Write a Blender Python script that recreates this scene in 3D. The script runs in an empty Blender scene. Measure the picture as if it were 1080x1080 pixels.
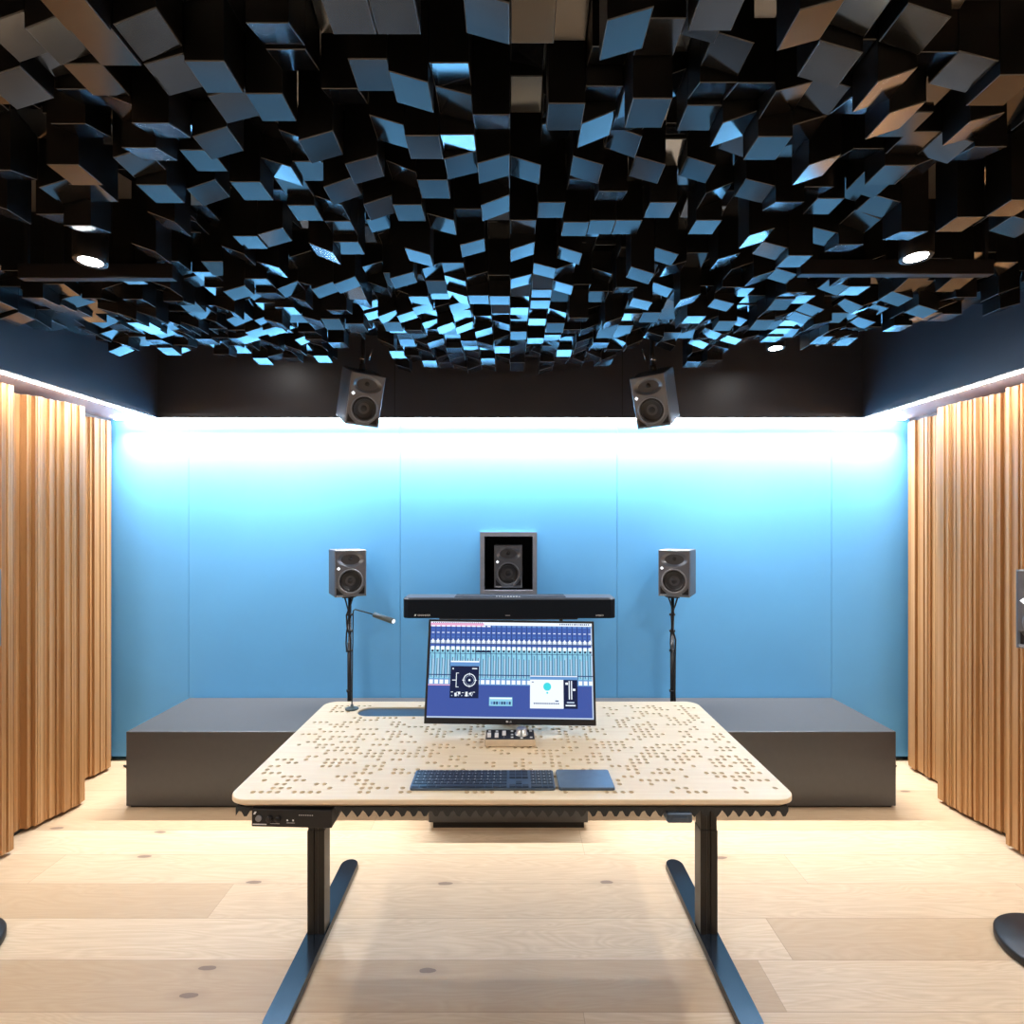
import bpy, bmesh, math, random
from mathutils import Vector, Matrix, Euler
random.seed(7)
PI = math.pi
F, CX, CY, EYE = 560.0, 538.0, 555.0, 1.51
scene = bpy.context.scene
COL = scene.collection

# ------------------------------------------------------------------ materials
class NG:
    def __init__(s, name):
        s.m = bpy.data.materials.new(name); s.m.use_nodes = True
        s.t = s.m.node_tree; s.n = s.t.nodes; s.l = s.t.links
        s.b = s.n['Principled BSDF']
    def new(s, typ, **kw):
        n = s.n.new(typ)
        for k, v in kw.items(): setattr(n, k, v)
        return n
    def link(s, a, b): s.l.new(a, b)
    def setv(s, sock, v):
        if hasattr(v, 'is_output') or isinstance(v, bpy.types.NodeSocket): s.l.new(v, sock)
        else: sock.default_value = v
    def math(s, op, a, b=0.0, c=None):
        n = s.new('ShaderNodeMath', operation=op)
        s.setv(n.inputs[0], a); s.setv(n.inputs[1], b)
        if c is not None: s.setv(n.inputs[2], c)
        return n.outputs[0]
    def coords(s): return s.new('ShaderNodeTexCoord').outputs['Object']
    def mapping(s, vec, scale=(1,1,1), loc=(0,0,0)):
        n = s.new('ShaderNodeMapping'); s.l.new(vec, n.inputs['Vector'])
        n.inputs['Scale'].default_value = scale; n.inputs['Location'].default_value = loc
        return n.outputs[0]
    def noise(s, vec, scale, detail=3, rough=.5, dist=0):
        n = s.new('ShaderNodeTexNoise'); s.l.new(vec, n.inputs['Vector'])
        n.inputs['Scale'].default_value = scale; n.inputs['Detail'].default_value = detail
        n.inputs['Roughness'].default_value = rough; n.inputs['Distortion'].default_value = dist
        return n.outputs['Fac']
    def ramp(s, fac, stops):
        n = s.new('ShaderNodeValToRGB'); s.l.new(fac, n.inputs[0])
        e = n.color_ramp.elements
        e[0].position, e[0].color = stops[0][0], (*stops[0][1], 1)
        e[1].position, e[1].color = stops[-1][0], (*stops[-1][1], 1)
        for p, c in stops[1:-1]:
            x = e.new(p); x.color = (*c, 1)
        return n.outputs[0]
    def mix(s, fac, a, b, blend='MIX'):
        n = s.new('ShaderNodeMix', data_type='RGBA', blend_type=blend)
        s.setv(n.inputs['Factor'], fac)
        s.setv(n.inputs['A'], a); s.setv(n.inputs['B'], b)
        return n.outputs['Result']
    def bump(s, h, strength=.2, dist=.002):
        n = s.new('ShaderNodeBump'); s.l.new(h, n.inputs['Height'])
        n.inputs['Strength'].default_value = strength; n.inputs['Distance'].default_value = dist
        s.l.new(n.outputs[0], s.b.inputs['Normal'])

def plain(name, col, rough=.5, metal=0, ior=1.5, var=.08, scale=40, bump=0):
    g = NG(name); v = g.coords()
    f = g.noise(v, scale, 4)
    c0 = tuple(max(0, c * (1 - var)) for c in col); c1 = tuple(min(1, c * (1 + var)) for c in col)
    g.link(g.ramp(f, [(.3, c0), (.7, c1)]), g.b.inputs['Base Color'])
    g.b.inputs['Roughness'].default_value = rough; g.b.inputs['Metallic'].default_value = metal
    g.b.inputs['IOR'].default_value = ior
    if bump: g.bump(f, bump)
    return g.m

def emit(name, col, strength):
    g = NG(name)
    g.b.inputs['Base Color'].default_value = (*[c * .3 for c in col], 1)
    g.b.inputs['Emission Color'].default_value = (*col, 1)
    g.b.inputs['Emission Strength'].default_value = strength
    return g.m

def vertical_wood(name):
    g = NG(name); v = g.coords()
    # tone per slat (varies across y, constant in z), fine grain stretched along z
    slat = g.noise(g.mapping(v, (6, 60, .25)), 1.6, 2)
    grain = g.noise(g.mapping(v, (60, 160, 2.2)), 1.0, 5, .6, .3)
    pores = g.noise(g.mapping(v, (150, 300, 14)), 1.0, 2, .6)
    c = g.ramp(slat, [(.3, (.34, .155, .05)), (.5, (.47, .24, .09)), (.72, (.61, .36, .16))])
    c = g.mix(g.math('MULTIPLY', g.math('SUBTRACT', grain, .35), .8), c, (.40, .20, .08, 1))
    c = g.mix(g.math('MULTIPLY', g.math('GREATER_THAN', pores, .62), .18), c, (.25, .13, .06, 1))
    g.link(c, g.b.inputs['Base Color']); g.b.inputs['Roughness'].default_value = .45
    g.bump(grain, .15, .001)
    return g.m

def floor_wood():
    g = NG('oak_planks'); v = g.coords()
    sep = g.new('ShaderNodeSeparateXYZ'); g.link(v, sep.inputs[0])
    X, Y = sep.outputs[0], sep.outputs[1]
    r = g.math('DIVIDE', g.math('ADD', Y, 10 - 1.972), .1975)
    row = g.math('FLOOR', r); fy = g.math('FRACT', r)
    wn = g.new('ShaderNodeTexWhiteNoise', noise_dimensions='1D'); g.link(row, wn.inputs['W'])
    q = g.math('ADD', g.math('DIVIDE', X, 3.3), g.math('MULTIPLY', wn.outputs['Value'], 7))
    colm = g.math('FLOOR', q); fx = g.math('FRACT', q)
    cmb = g.new('ShaderNodeCombineXYZ'); g.link(row, cmb.inputs[0]); g.link(colm, cmb.inputs[1])
    wn2 = g.new('ShaderNodeTexWhiteNoise', noise_dimensions='2D'); g.link(cmb.outputs[0], wn2.inputs['Vector'])
    rnd = wn2.outputs['Value']
    # per-plank offset of the grain
    off = g.new('ShaderNodeVectorMath', operation='ADD'); g.link(v, off.inputs[0])
    sc = g.new('ShaderNodeVectorMath', operation='SCALE'); g.link(wn2.outputs['Color'], sc.inputs[0]); sc.inputs['Scale'].default_value = 13
    g.link(sc.outputs[0], off.inputs[1]); ov = off.outputs[0]
    big = g.noise(g.mapping(ov, (.9, 7, 1)), 1.3, 2, .5, .8)
    rings = g.math('FRACT', g.math('MULTIPLY', big, 16))
    rings = g.math('ABSOLUTE', g.math('SUBTRACT', rings, .5))
    fine = g.noise(g.mapping(ov, (6, 140, 1)), 1.0, 5, .65)
    base = g.ramp(rnd, [(0, (.50, .355, .215)), (.4, (.60, .445, .285)), (1, (.68, .53, .36))])
    c = g.mix(g.math('MULTIPLY', g.math('SUBTRACT', .5, rings), .55), base, (.40, .26, .15, 1))
    c = g.mix(g.math('MULTIPLY', g.math('SUBTRACT', fine, .4), 1.1), c, (.42, .27, .15, 1))
    # knots
    vo = g.new('ShaderNodeTexVoronoi', voronoi_dimensions='2D'); vo.inputs['Scale'].default_value = 1.0
    nz = g.noise(v, 18, 2)
    warp = g.new('ShaderNodeVectorMath', operation='ADD'); g.link(g.mapping(v, (1.5, 4.4, 1), (.35, .2, 0)), warp.inputs[0])
    w2 = g.new('ShaderNodeVectorMath', operation='SCALE'); g.link(nz, w2.inputs[0]); w2.inputs['Scale'].default_value = .05
    g.link(w2.outputs[0], warp.inputs[1]); g.link(warp.outputs[0], vo.inputs['Vector'])
    kn = g.math('LESS_THAN', vo.outputs['Distance'], .045)
    halo = g.math('MULTIPLY', g.math('SUBTRACT', 1, g.math('MINIMUM', g.math('DIVIDE', vo.outputs['Distance'], .14), 1)), .45)
    sel = g.new('ShaderNodeSeparateColor'); g.link(vo.outputs['Color'], sel.inputs[0])
    on = g.math('GREATER_THAN', sel.outputs[0], .70)
    c = g.mix(g.math('MULTIPLY', halo, on), c, (.32, .21, .13, 1))
    c = g.mix(g.math('MULTIPLY', g.math('MULTIPLY', kn, on), .75), c, (.16, .10, .07, 1))
    # seams
    s1 = g.math('LESS_THAN', fy, .012)
    s2 = g.math('LESS_THAN', fx, .0006)
    seam = g.math('MAXIMUM', s1, s2)
    c = g.mix(g.math('MULTIPLY', seam, .55), c, (.22, .13, .07, 1))
    g.link(c, g.b.inputs['Base Color'])
    g.b.inputs['Roughness'].default_value = .42
    g.bump(g.math('SUBTRACT', fine, g.math('MULTIPLY', seam, 1.5)), .12, .001)
    return g.m

def desk_wood():
    g = NG('pale_birch'); v = g.coords()
    gr = g.noise(g.mapping(v, (3, 60, 60)), 1.0, 4, .6, .4)
    f2 = g.noise(g.mapping(v, (.8, 4, 4)), 1.0, 2)
    c = g.ramp(gr, [(.3, (.86, .69, .46)), (.7, (.95, .80, .57))])
    c = g.mix(g.math('MULTIPLY', f2, .25), c, (.84, .68, .46, 1))
    g.link(c, g.b.inputs['Base Color']); g.b.inputs['Roughness'].default_value = .4
    return g.m

M = {}
M['floor'] = floor_wood()
M['slats'] = vertical_wood('oak_slats')
M['desk'] = desk_wood()
M['blue'] = plain('light_blue_lacquer', (.12, .41, .77), .42, var=.02, scale=3)
M['seam'] = plain('dark_seam', (.06, .17, .30), .6)
M['navy'] = plain('dark_navy_paint', (.030, .031, .042), .5, ior=1.7, var=.06, scale=6)
M['ceil'] = plain('ceiling_paint', (.10, .092, .085), .6, var=.05, scale=8)
M['soffit'] = plain('soffit_paint', (.55, .50, .56), .5, var=.03)
M['rear'] = plain('rear_wall_paint', (.10, .10, .105), .7)
M['block'] = plain('anthracite_laminate', (.006, .0062, .0072), .15, ior=2.6, var=.15, scale=60)
M['blockside'] = plain('black_block_side', (.004, .004, .0045), .45, ior=1.4, var=.1)
M['blockedge'] = plain('cut_edge', (.11, .115, .12), .4)
M['plinth'] = plain('grey_laminate', (.050, .049, .050), .36, ior=1.6, var=.04)
M['plinthfoot'] = plain('black_plinth', (.01, .01, .01), .6)
M['black'] = plain('black_plastic', (.012, .012, .013), .45)
M['blackmetal'] = plain('black_powder_coat', (.005, .010, .018), .16, ior=1.8)
M['column'] = plain('dark_brown_steel', (.010, .0075, .005), .35, ior=1.5)
M['foam'] = plain('charcoal_foam', (.035, .036, .034), .9, var=.3, scale=300, bump=.4)
M['cab'] = plain('speaker_grey', (.045, .048, .056), .45, ior=1.6, var=.05, scale=120, bump=.05)
M['baffle'] = plain('speaker_baffle', (.105, .118, .142), .28, ior=1.9, var=.05, scale=120)
M['cone'] = plain('speaker_cone', (.016, .018, .022), .4)
M['rubber'] = plain('speaker_surround', (.012, .012, .013), .3)
M['ring'] = plain('speaker_ring', (.20, .215, .24), .28, ior=1.9)
M['white'] = plain('white_print', (.85, .85, .85), .4)
M['led'] = emit('white_logo_light', (.9, .95, 1), 1.2)
M['frame'] = plain('grey_frame', (.19, .20, .23), .4)
M['dark'] = plain('black_lining', (.006, .006, .009), .55)
M['bar'] = plain('soundbar_fabric', (.007, .011, .018), .8, ior=1.25, var=.3, scale=400, bump=.2)
M['bartop'] = plain('soundbar_top', (.03, .034, .042), .3)
M['kbody'] = plain('space_grey_aluminium', (.10, .14, .20), .35, metal=.6)
M['key'] = plain('dark_keys', (.025, .035, .06), .3)
M['pad'] = plain('trackpad_glass', (.13, .19, .27), .3, metal=.3)
M['cream'] = plain('cream_aluminium', (.72, .60, .44), .4)
M['knob'] = plain('satin_aluminium', (.55, .56, .55), .3, metal=.8)
M['lamp'] = plain('grey_green_enamel', (.06, .09, .095), .4)
M['lens'] = emit('lamp_lens', (.85, .92, 1), .9)
M['tray'] = plain('blue_grey_tray', (.07, .12, .17), .3, metal=.5)
M['chrome'] = plain('chrome', (.7, .7, .72), .2, metal=1)
M['spot'] = emit('spot_lens', (1, .98, .95), 60)
M['strip'] = emit('led_strip', (1.0, .97, .98), 60)
M['silver'] = plain('light_grey_side', (.36, .37, .40), .4)

# ------------------------------------------------------------------ helpers
def tag(o, label=None, cat=None, group=None, kind=None):
    if label: o['label'] = label
    if cat: o['category'] = cat
    if group: o['group'] = group
    if kind: o['kind'] = kind
    return o

def empty(name, loc, label, cat, group=None, rot=(0, 0, 0)):
    o = bpy.data.objects.new(name, None); COL.objects.link(o)
    o.empty_display_size = .05; o.location = loc; o.rotation_euler = rot
    return tag(o, label, cat, group)

class MB:
    """collects shapes; verts given in world (or local) space, shifted by -origin on build"""
    def __init__(s): s.bm = bmesh.new()
    def box(s, x0, x1, y0, y1, z0, z1, bev=0, mi=0, seg=2):
        vs = [s.bm.verts.new(p) for p in ((x0,y0,z0),(x1,y0,z0),(x1,y1,z0),(x0,y1,z0),(x0,y0,z1),(x1,y0,z1),(x1,y1,z1),(x0,y1,z1))]
        fs = [s.bm.faces.new([vs[i] for i in q]) for q in ((3,2,1,0),(4,5,6,7),(0,1,5,4),(1,2,6,5),(2,3,7,6),(3,0,4,7))]
        for f in fs: f.material_index = mi
        if bev:
            es = list({e for f in fs for e in f.edges})
            r = bmesh.ops.bevel(s.bm, geom=es, offset=bev, segments=seg, profile=.5, affect='EDGES')
            for f in r['faces']: f.material_index = mi
        return s
    def poly(s, pts, mi=0):
        f = s.bm.faces.new([s.bm.verts.new(p) for p in pts]); f.material_index = mi; return s
    def prism(s, pts, axis, a, b, mi=0):
        """2D outline pts extruded along axis from a to b. axis 'y': pts are (x,z); 'z': (x,y); 'x': (y,z)"""
        def P(p, t): return {'y': (p[0], t, p[1]), 'z': (p[0], p[1], t), 'x': (t, p[0], p[1])}[axis]
        A = [s.bm.verts.new(P(p, a)) for p in pts]; B = [s.bm.verts.new(P(p, b)) for p in pts]
        n = len(pts); fs = [s.bm.faces.new(A), s.bm.faces.new(B[::-1])]
        for i in range(n): fs.append(s.bm.faces.new([A[i], B[i], B[(i+1) % n], A[(i+1) % n]]))
        for f in fs: f.material_index = mi
        bmesh.ops.recalc_face_normals(s.bm, faces=fs)
        return s
    def tube(s, pts, r, n=12, mi=0, cap=True):
        """tube along points; r a number or one per point"""
        pts = [Vector(p) for p in pts]; R = r if isinstance(r, (list, tuple)) else [r] * len(pts)
        rings = []; up = None
        for i, p in enumerate(pts):
            d = (pts[min(i+1, len(pts)-1)] - pts[max(i-1, 0)]).normalized()
            if up is None: up = Vector((0,0,1)) if abs(d.z) < .9 else Vector((1,0,0))
            u = (up - d * up.dot(d)).normalized(); w = d.cross(u); up = u
            rings.append([s.bm.verts.new(p + (u * math.cos(2*PI*k/n) + w * math.sin(2*PI*k/n)) * R[i]) for k in range(n)])
        fs = []
        for a, b in zip(rings, rings[1:]):
            for k in range(n): fs.append(s.bm.faces.new([a[k], a[(k+1) % n], b[(k+1) % n], b[k]]))
        for f in fs: f.smooth = True
        if cap: fs.append(s.bm.faces.new(rings[0][::-1])); fs.append(s.bm.faces.new(rings[-1]))
        for f in fs: f.material_index = mi
        return s
    def lathe(s, prof, c, axis='z', n=32, mi=0):
        """prof list of (r, h); revolved round axis through c. axis 'y-' : h goes toward -y"""
        rings = []
        def P(r, h, a):
            if axis == 'z': return (c[0] + r*math.cos(a), c[1] + r*math.sin(a), c[2] + h)
            return (c[0] + r*math.cos(a), c[1] - h, c[2] + r*math.sin(a))
        fs = []
        for r, h in prof:
            rings.append([s.bm.verts.new(P(r, h, 2*PI*k/n)) for k in range(n)] if r > 1e-6 else [s.bm.verts.new(P(0, h, 0))])
        for a, b in zip(rings, rings[1:]):
            for k in range(n):
                q = []
                if len(a) == 1: q = [a[0], b[(k+1) % n], b[k]]
                elif len(b) == 1: q = [a[k], a[(k+1) % n], b[0]]
                else: q = [a[k], a[(k+1) % n], b[(k+1) % n], b[k]]
                fs.append(s.bm.faces.new(q))
        for f in fs: f.smooth = True; f.material_index = mi
        return s
    def build(s, name, mats, parent=None, origin=(0,0,0), loc=None, recalc=False, smooth=False):
        if recalc: bmesh.ops.recalc_face_normals(s.bm, faces=s.bm.faces)
        if smooth:
            for f in s.bm.faces: f.smooth = True
        o = Vector(origin)
        if o.length: bmesh.ops.translate(s.bm, verts=s.bm.verts, vec=-o)
        me = bpy.data.meshes.new(name); s.bm.to_mesh(me); s.bm.free()
        for m in (mats if isinstance(mats, (list, tuple)) else [mats]): me.materials.append(m)
        ob = bpy.data.objects.new(name, me); COL.objects.link(ob)
        if parent is not None: ob.parent = parent
        if loc is not None: ob.location = loc
        elif parent is None: ob.location = o
        return ob

def struct(name, mb, mat, origin=(0,0,0)):
    return tag(mb.build(name, mat, None, origin), kind='structure')

def text_obj(name, s, size, mat, parent, loc, rot, depth=.0004, align='LEFT'):
    cu = bpy.data.curves.new(name, 'FONT'); cu.body = s; cu.size = size; cu.extrude = depth; cu.align_x = align; cu.resolution_u = 2
    tmp = bpy.data.objects.new(name + '_tmp', cu); COL.objects.link(tmp)
    dg = bpy.context.evaluated_depsgraph_get(); dg.update()
    me = bpy.data.meshes.new_from_object(tmp.evaluated_get(dg))
    COL.objects.unlink(tmp); bpy.data.objects.remove(tmp); bpy.data.curves.remove(cu)
    me.name = name; me.materials.clear(); me.materials.append(mat)
    o = bpy.data.objects.new(name, me); COL.objects.link(o); o.parent = parent
    o.location = loc; o.rotation_euler = rot
    return o

def copy_tree(o, parent=None):
    c = o.copy(); COL.objects.link(c); c.parent = parent
    for ch in list(o.children): copy_tree(ch, c)
    return c

def arc(cx, cy, r, a0, a1, n):
    return [(cx + r*math.cos(a0 + (a1-a0)*i/n), cy + r*math.sin(a0 + (a1-a0)*i/n)) for i in range(n+1)]

def rrect(x0, x1, y0, y1, r, n=8):
    return (arc(x1-r, y0+r, r, -PI/2, 0, n) + arc(x1-r, y1-r, r, 0, PI/2, n)
            + arc(x0+r, y1-r, r, PI/2, PI, n) + arc(x0+r, y0+r, r, PI, 1.5*PI, n))

# ------------------------------------------------------------------ camera
cam = bpy.data.cameras.new('camera'); co = bpy.data.objects.new('camera', cam); COL.objects.link(co)
co.location = (0, 0, EYE); co.rotation_euler = (PI/2, 0, 0)
cam.sensor_width = 36; cam.lens = 36 * F / 1080; cam.shift_x = (540-CX)/1080; cam.shift_y = (CY-540)/1080
cam.clip_start = .02
scene.camera = co

# ------------------------------------------------------------------ room
WX, WY, RY = 2.62, 3.415, -2.2          # side walls, blue wall, wall behind the camera
BX, BY = 2.20, 3.315                    # bulkhead faces
ZS, ZC = 2.197, 2.725
struct('floor', MB().box(-WX-.1, WX+.1, RY-.1, WY+.45, -.08, 0), M['floor'])
struct('ceiling', MB().box(-WX-.1, WX+.1, RY-.1, WY+.1, ZC, ZC+.08), M['ceil'])
struct('wall_front', MB().box(-WX-.1, WX+.1, RY-.1, RY, 0, ZC), M['rear'])
# blue wall: five panels, niche hole in the middle one
NX0, NX1, NZ0, NZ1 = -.165, .145, 1.10, 1.445
wb = MB(); seams = [-WX-.05, -2.067, -.707, .689, 2.067, WX+.05]; g = .0013
for a, b in zip(seams, seams[1:]):
    if a < 0 < b:
        wb.box(a+g, NX0, WY, WY+.04, .03, ZS+.03); wb.box(NX1, b-g, WY, WY+.04, .03, ZS+.03)
        wb.box(NX0, NX1, WY, WY+.04, .03, NZ0); wb.box(NX0, NX1, WY, WY+.04, NZ1, ZS+.03)
    else: wb.box(a+g, b-g, WY, WY+.04, .03, ZS+.03)
for a, b, c, d in ((-WX-.1, NX0-.02, 0, ZC), (NX1+.02, WX+.1, 0, ZC), (NX0-.02, NX1+.02, 0, NZ0-.02), (NX0-.02, NX1+.02, NZ1+.02, ZC)):
    wb.box(a, b, WY+.041, WY+.08, c, d, mi=1)
wb.box(NX0-.02, NX1+.02, WY+.36, WY+.38, NZ0-.02, NZ1+.02, mi=2)
for q in ((NX0-.02, NX0, NZ0-.02, NZ1+.02), (NX1, NX1+.02, NZ0-.02, NZ1+.02), (NX0, NX1, NZ0-.02, NZ0), (NX0, NX1, NZ1, NZ1+.02)):
    wb.box(q[0], q[1], WY+.005, WY+.36, q[2], q[3], mi=2)
struct('wall_back', wb, [M['blue'], M['seam'], M['dark']])
# grey frame round the niche
fr = MB(); y0 = WY-.022
for q in ((-.192, -.165, 1.075, 1.472), (.145, .172, 1.075, 1.472), (-.165, .145, 1.075, 1.100), (-.165, .145, 1.445, 1.472)):
    fr.box(q[0], q[1], y0, WY-.001, q[2], q[3])
struct('trim_1', fr, M['frame'])

# bulkhead, soffit, light strips
bk = MB()
bk.box(-BX-.03, BX+.03, BY, BY+.03, ZS-.008, ZC)
bk.box(-BX-.03, -BX, RY, BY, ZS-.008, ZC); bk.box(BX, BX+.03, RY, BY, ZS-.008, ZC)
struct('trim_2', bk, M['navy'])
so = MB()
so.box(-WX, -BX-.03, RY, WY, ZS, ZS+.02); so.box(BX+.03, WX, RY, WY, ZS, ZS+.02)
so.box(-BX-.03, BX+.03, BY+.03, WY, ZS, ZS+.02)
struct('trim_3', so, M['soffit'])
# thin grooves in the dark bulkhead over the blue wall
gv = MB()
for x in (-.72, .70): gv.box(x-.002, x+.002, BY-.0012, BY-.0001, ZS, ZC)
struct('trim_4', gv, M['dark'])
def strip(x0, x1, y0, y1, label, nm='light_strip'):
    m = MB(); m.box(x0, x1, y0, y1, ZS-.014, ZS-.0005, bev=.003)
    return tag(m.build(nm, M['strip'], None, ((x0+x1)/2, (y0+y1)/2, ZS)), label, 'light strip')
strip(-2.5, 2.5, BY+.033, BY+.047, 'white light strip along the top of the blue wall under the dark bulkhead')
strip(-BX-.047, -BX-.033, RY+.05, BY+.03, 'white light strip above the wooden slat panels on the left')
strip(BX+.033, BX+.047, RY+.05, BY+.03, 'white light strip above the wooden slat panels on the right')

# ------------------------------------------------------------------ wooden slat panels
def slat_profile(y, side):
    pass
def slats(ya, yb, fn, side, seed, back=.0):
    rnd = random.Random(seed); m = MB(); y = ya
    while y < yb - .006:
        w = rnd.choice((.009, .012, .016, .020, .026, .034)); w = min(w, yb-y)
        if yb - (y+w) < .012: w = yb - y
        yc = y + w/2
        x = fn(yc) + rnd.uniform(-.004, .012)*(1 if w > .014 else -.9)
        a, b = sorted((side*x, side*(WX-.06)))
        m.box(a, b, y+.0008, y+w-.0008, .018, 2.160 + rnd.uniform(-.0015, .0015))
        y += w
    # recessed foot
    a, b = sorted((side*(fn((ya+yb)/2)+.06), side*(WX-.06)))
    m.box(a, b, ya+.02, yb-.02, 0, .018, mi=1)
    return m
def lerp(pts):
    def f(y):
        if y <= pts[0][0]: return pts[0][1]
        for (a, u), (b, v) in zip(pts, pts[1:]):
            if y <= b: return u + (v-u)*(y-a)/(b-a)
        return pts[-1][1]
    return f
prof = {
 -1: [ (2.90, 3.40, [(2.90,2.535),(3.05,2.53),(3.11,2.52),(3.18,2.49),(3.28,2.475),(3.40,2.565)]),
       (2.46, 2.895,[(2.46,2.45),(2.58,2.43),(2.63,2.375),(2.71,2.345),(2.80,2.325),(2.895,2.31)]),
       (1.98, 2.455,[(1.98,2.42),(2.10,2.40),(2.18,2.35),(2.28,2.32),(2.455,2.295)])],
  1: [ (2.92, 3.40, [(2.92,2.53),(3.08,2.505),(3.18,2.49),(3.29,2.475),(3.40,2.565)]),
       (2.50, 2.915,[(2.50,2.42),(2.58,2.40),(2.66,2.37),(2.76,2.355),(2.915,2.345)]),
       (2.02, 2.495,[(2.02,2.44),(2.14,2.42),(2.24,2.38),(2.32,2.345),(2.495,2.33)])]}
names = {-1: 'left', 1: 'right'}
desc = ['wavy oak slat wall panel on the {} that meets the blue wall',
        'wavy oak slat wall panel on the {}, middle one between its two neighbours',
        'wavy oak slat wall panel cut off by the {} picture edge']
for side in (-1, 1):
    for k, (ya, yb, pp) in enumerate(prof[side]):
        m = slats(ya, yb, lerp(pp), side, 10*k + side + 5)
        o = m.build('slat_panel', [M['slats'], M['dark']], None, (side*2.5, (ya+yb)/2, 0))
        tag(o, desc[k].format(names[side]), 'wall panel', 'wavy oak slat panels along the side walls')
    # the wall itself, slatted on behind the camera
    w = MB(); a, b = sorted((side*(WX-.05), side*(WX+.1))); w.box(a, b, RY, WY, 0, ZC, mi=1)
    y = RY+.02; rnd = random.Random(side+9); yend = prof[side][2][0]-.01
    while y < yend:
        wd = min(rnd.choice((.03, .04, .05)), yend-y)
        ph = ((y - yend) / .44) % 1.0
        x = 2.45 - .12*ph + rnd.uniform(-.008, .008)
        a, b = sorted((side*x, side*(WX-.045))); w.box(a, b, y+.001, y+wd-.001, .0, 2.16); y += wd
    struct('wall_'+names[side], w, [M['slats'], M['rear']])

# ------------------------------------------------------------------ grey plinth
t = empty('platform', (0, 3.11, 0), 'long low dark grey platform box standing against the blue wall', 'platform')
O = t.location
MB().box(-2.056, 2.066, 2.842, 3.405, .012, .41, bev=.003).build('body', M['plinth'], t, O)
MB().box(-2.04, 2.05, 2.856, 3.395, 0, .012).build('base', M['plinthfoot'], t, O)

# low grey unit on the floor in front of it
t = empty('subwoofer', (-.01, 2.74, 0), 'low grey cabinet on the floor behind the desk, half hidden under its edge', 'cabinet')
O = t.location
MB().box(-.407, .389, 2.65, 2.83, .03, .32, bev=.004).build('body', M['plinth'], t, O)
MB().box(-.385, .37, 2.66, 2.82, 0, .03).build('base', M['plinthfoot'], t, O)

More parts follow.
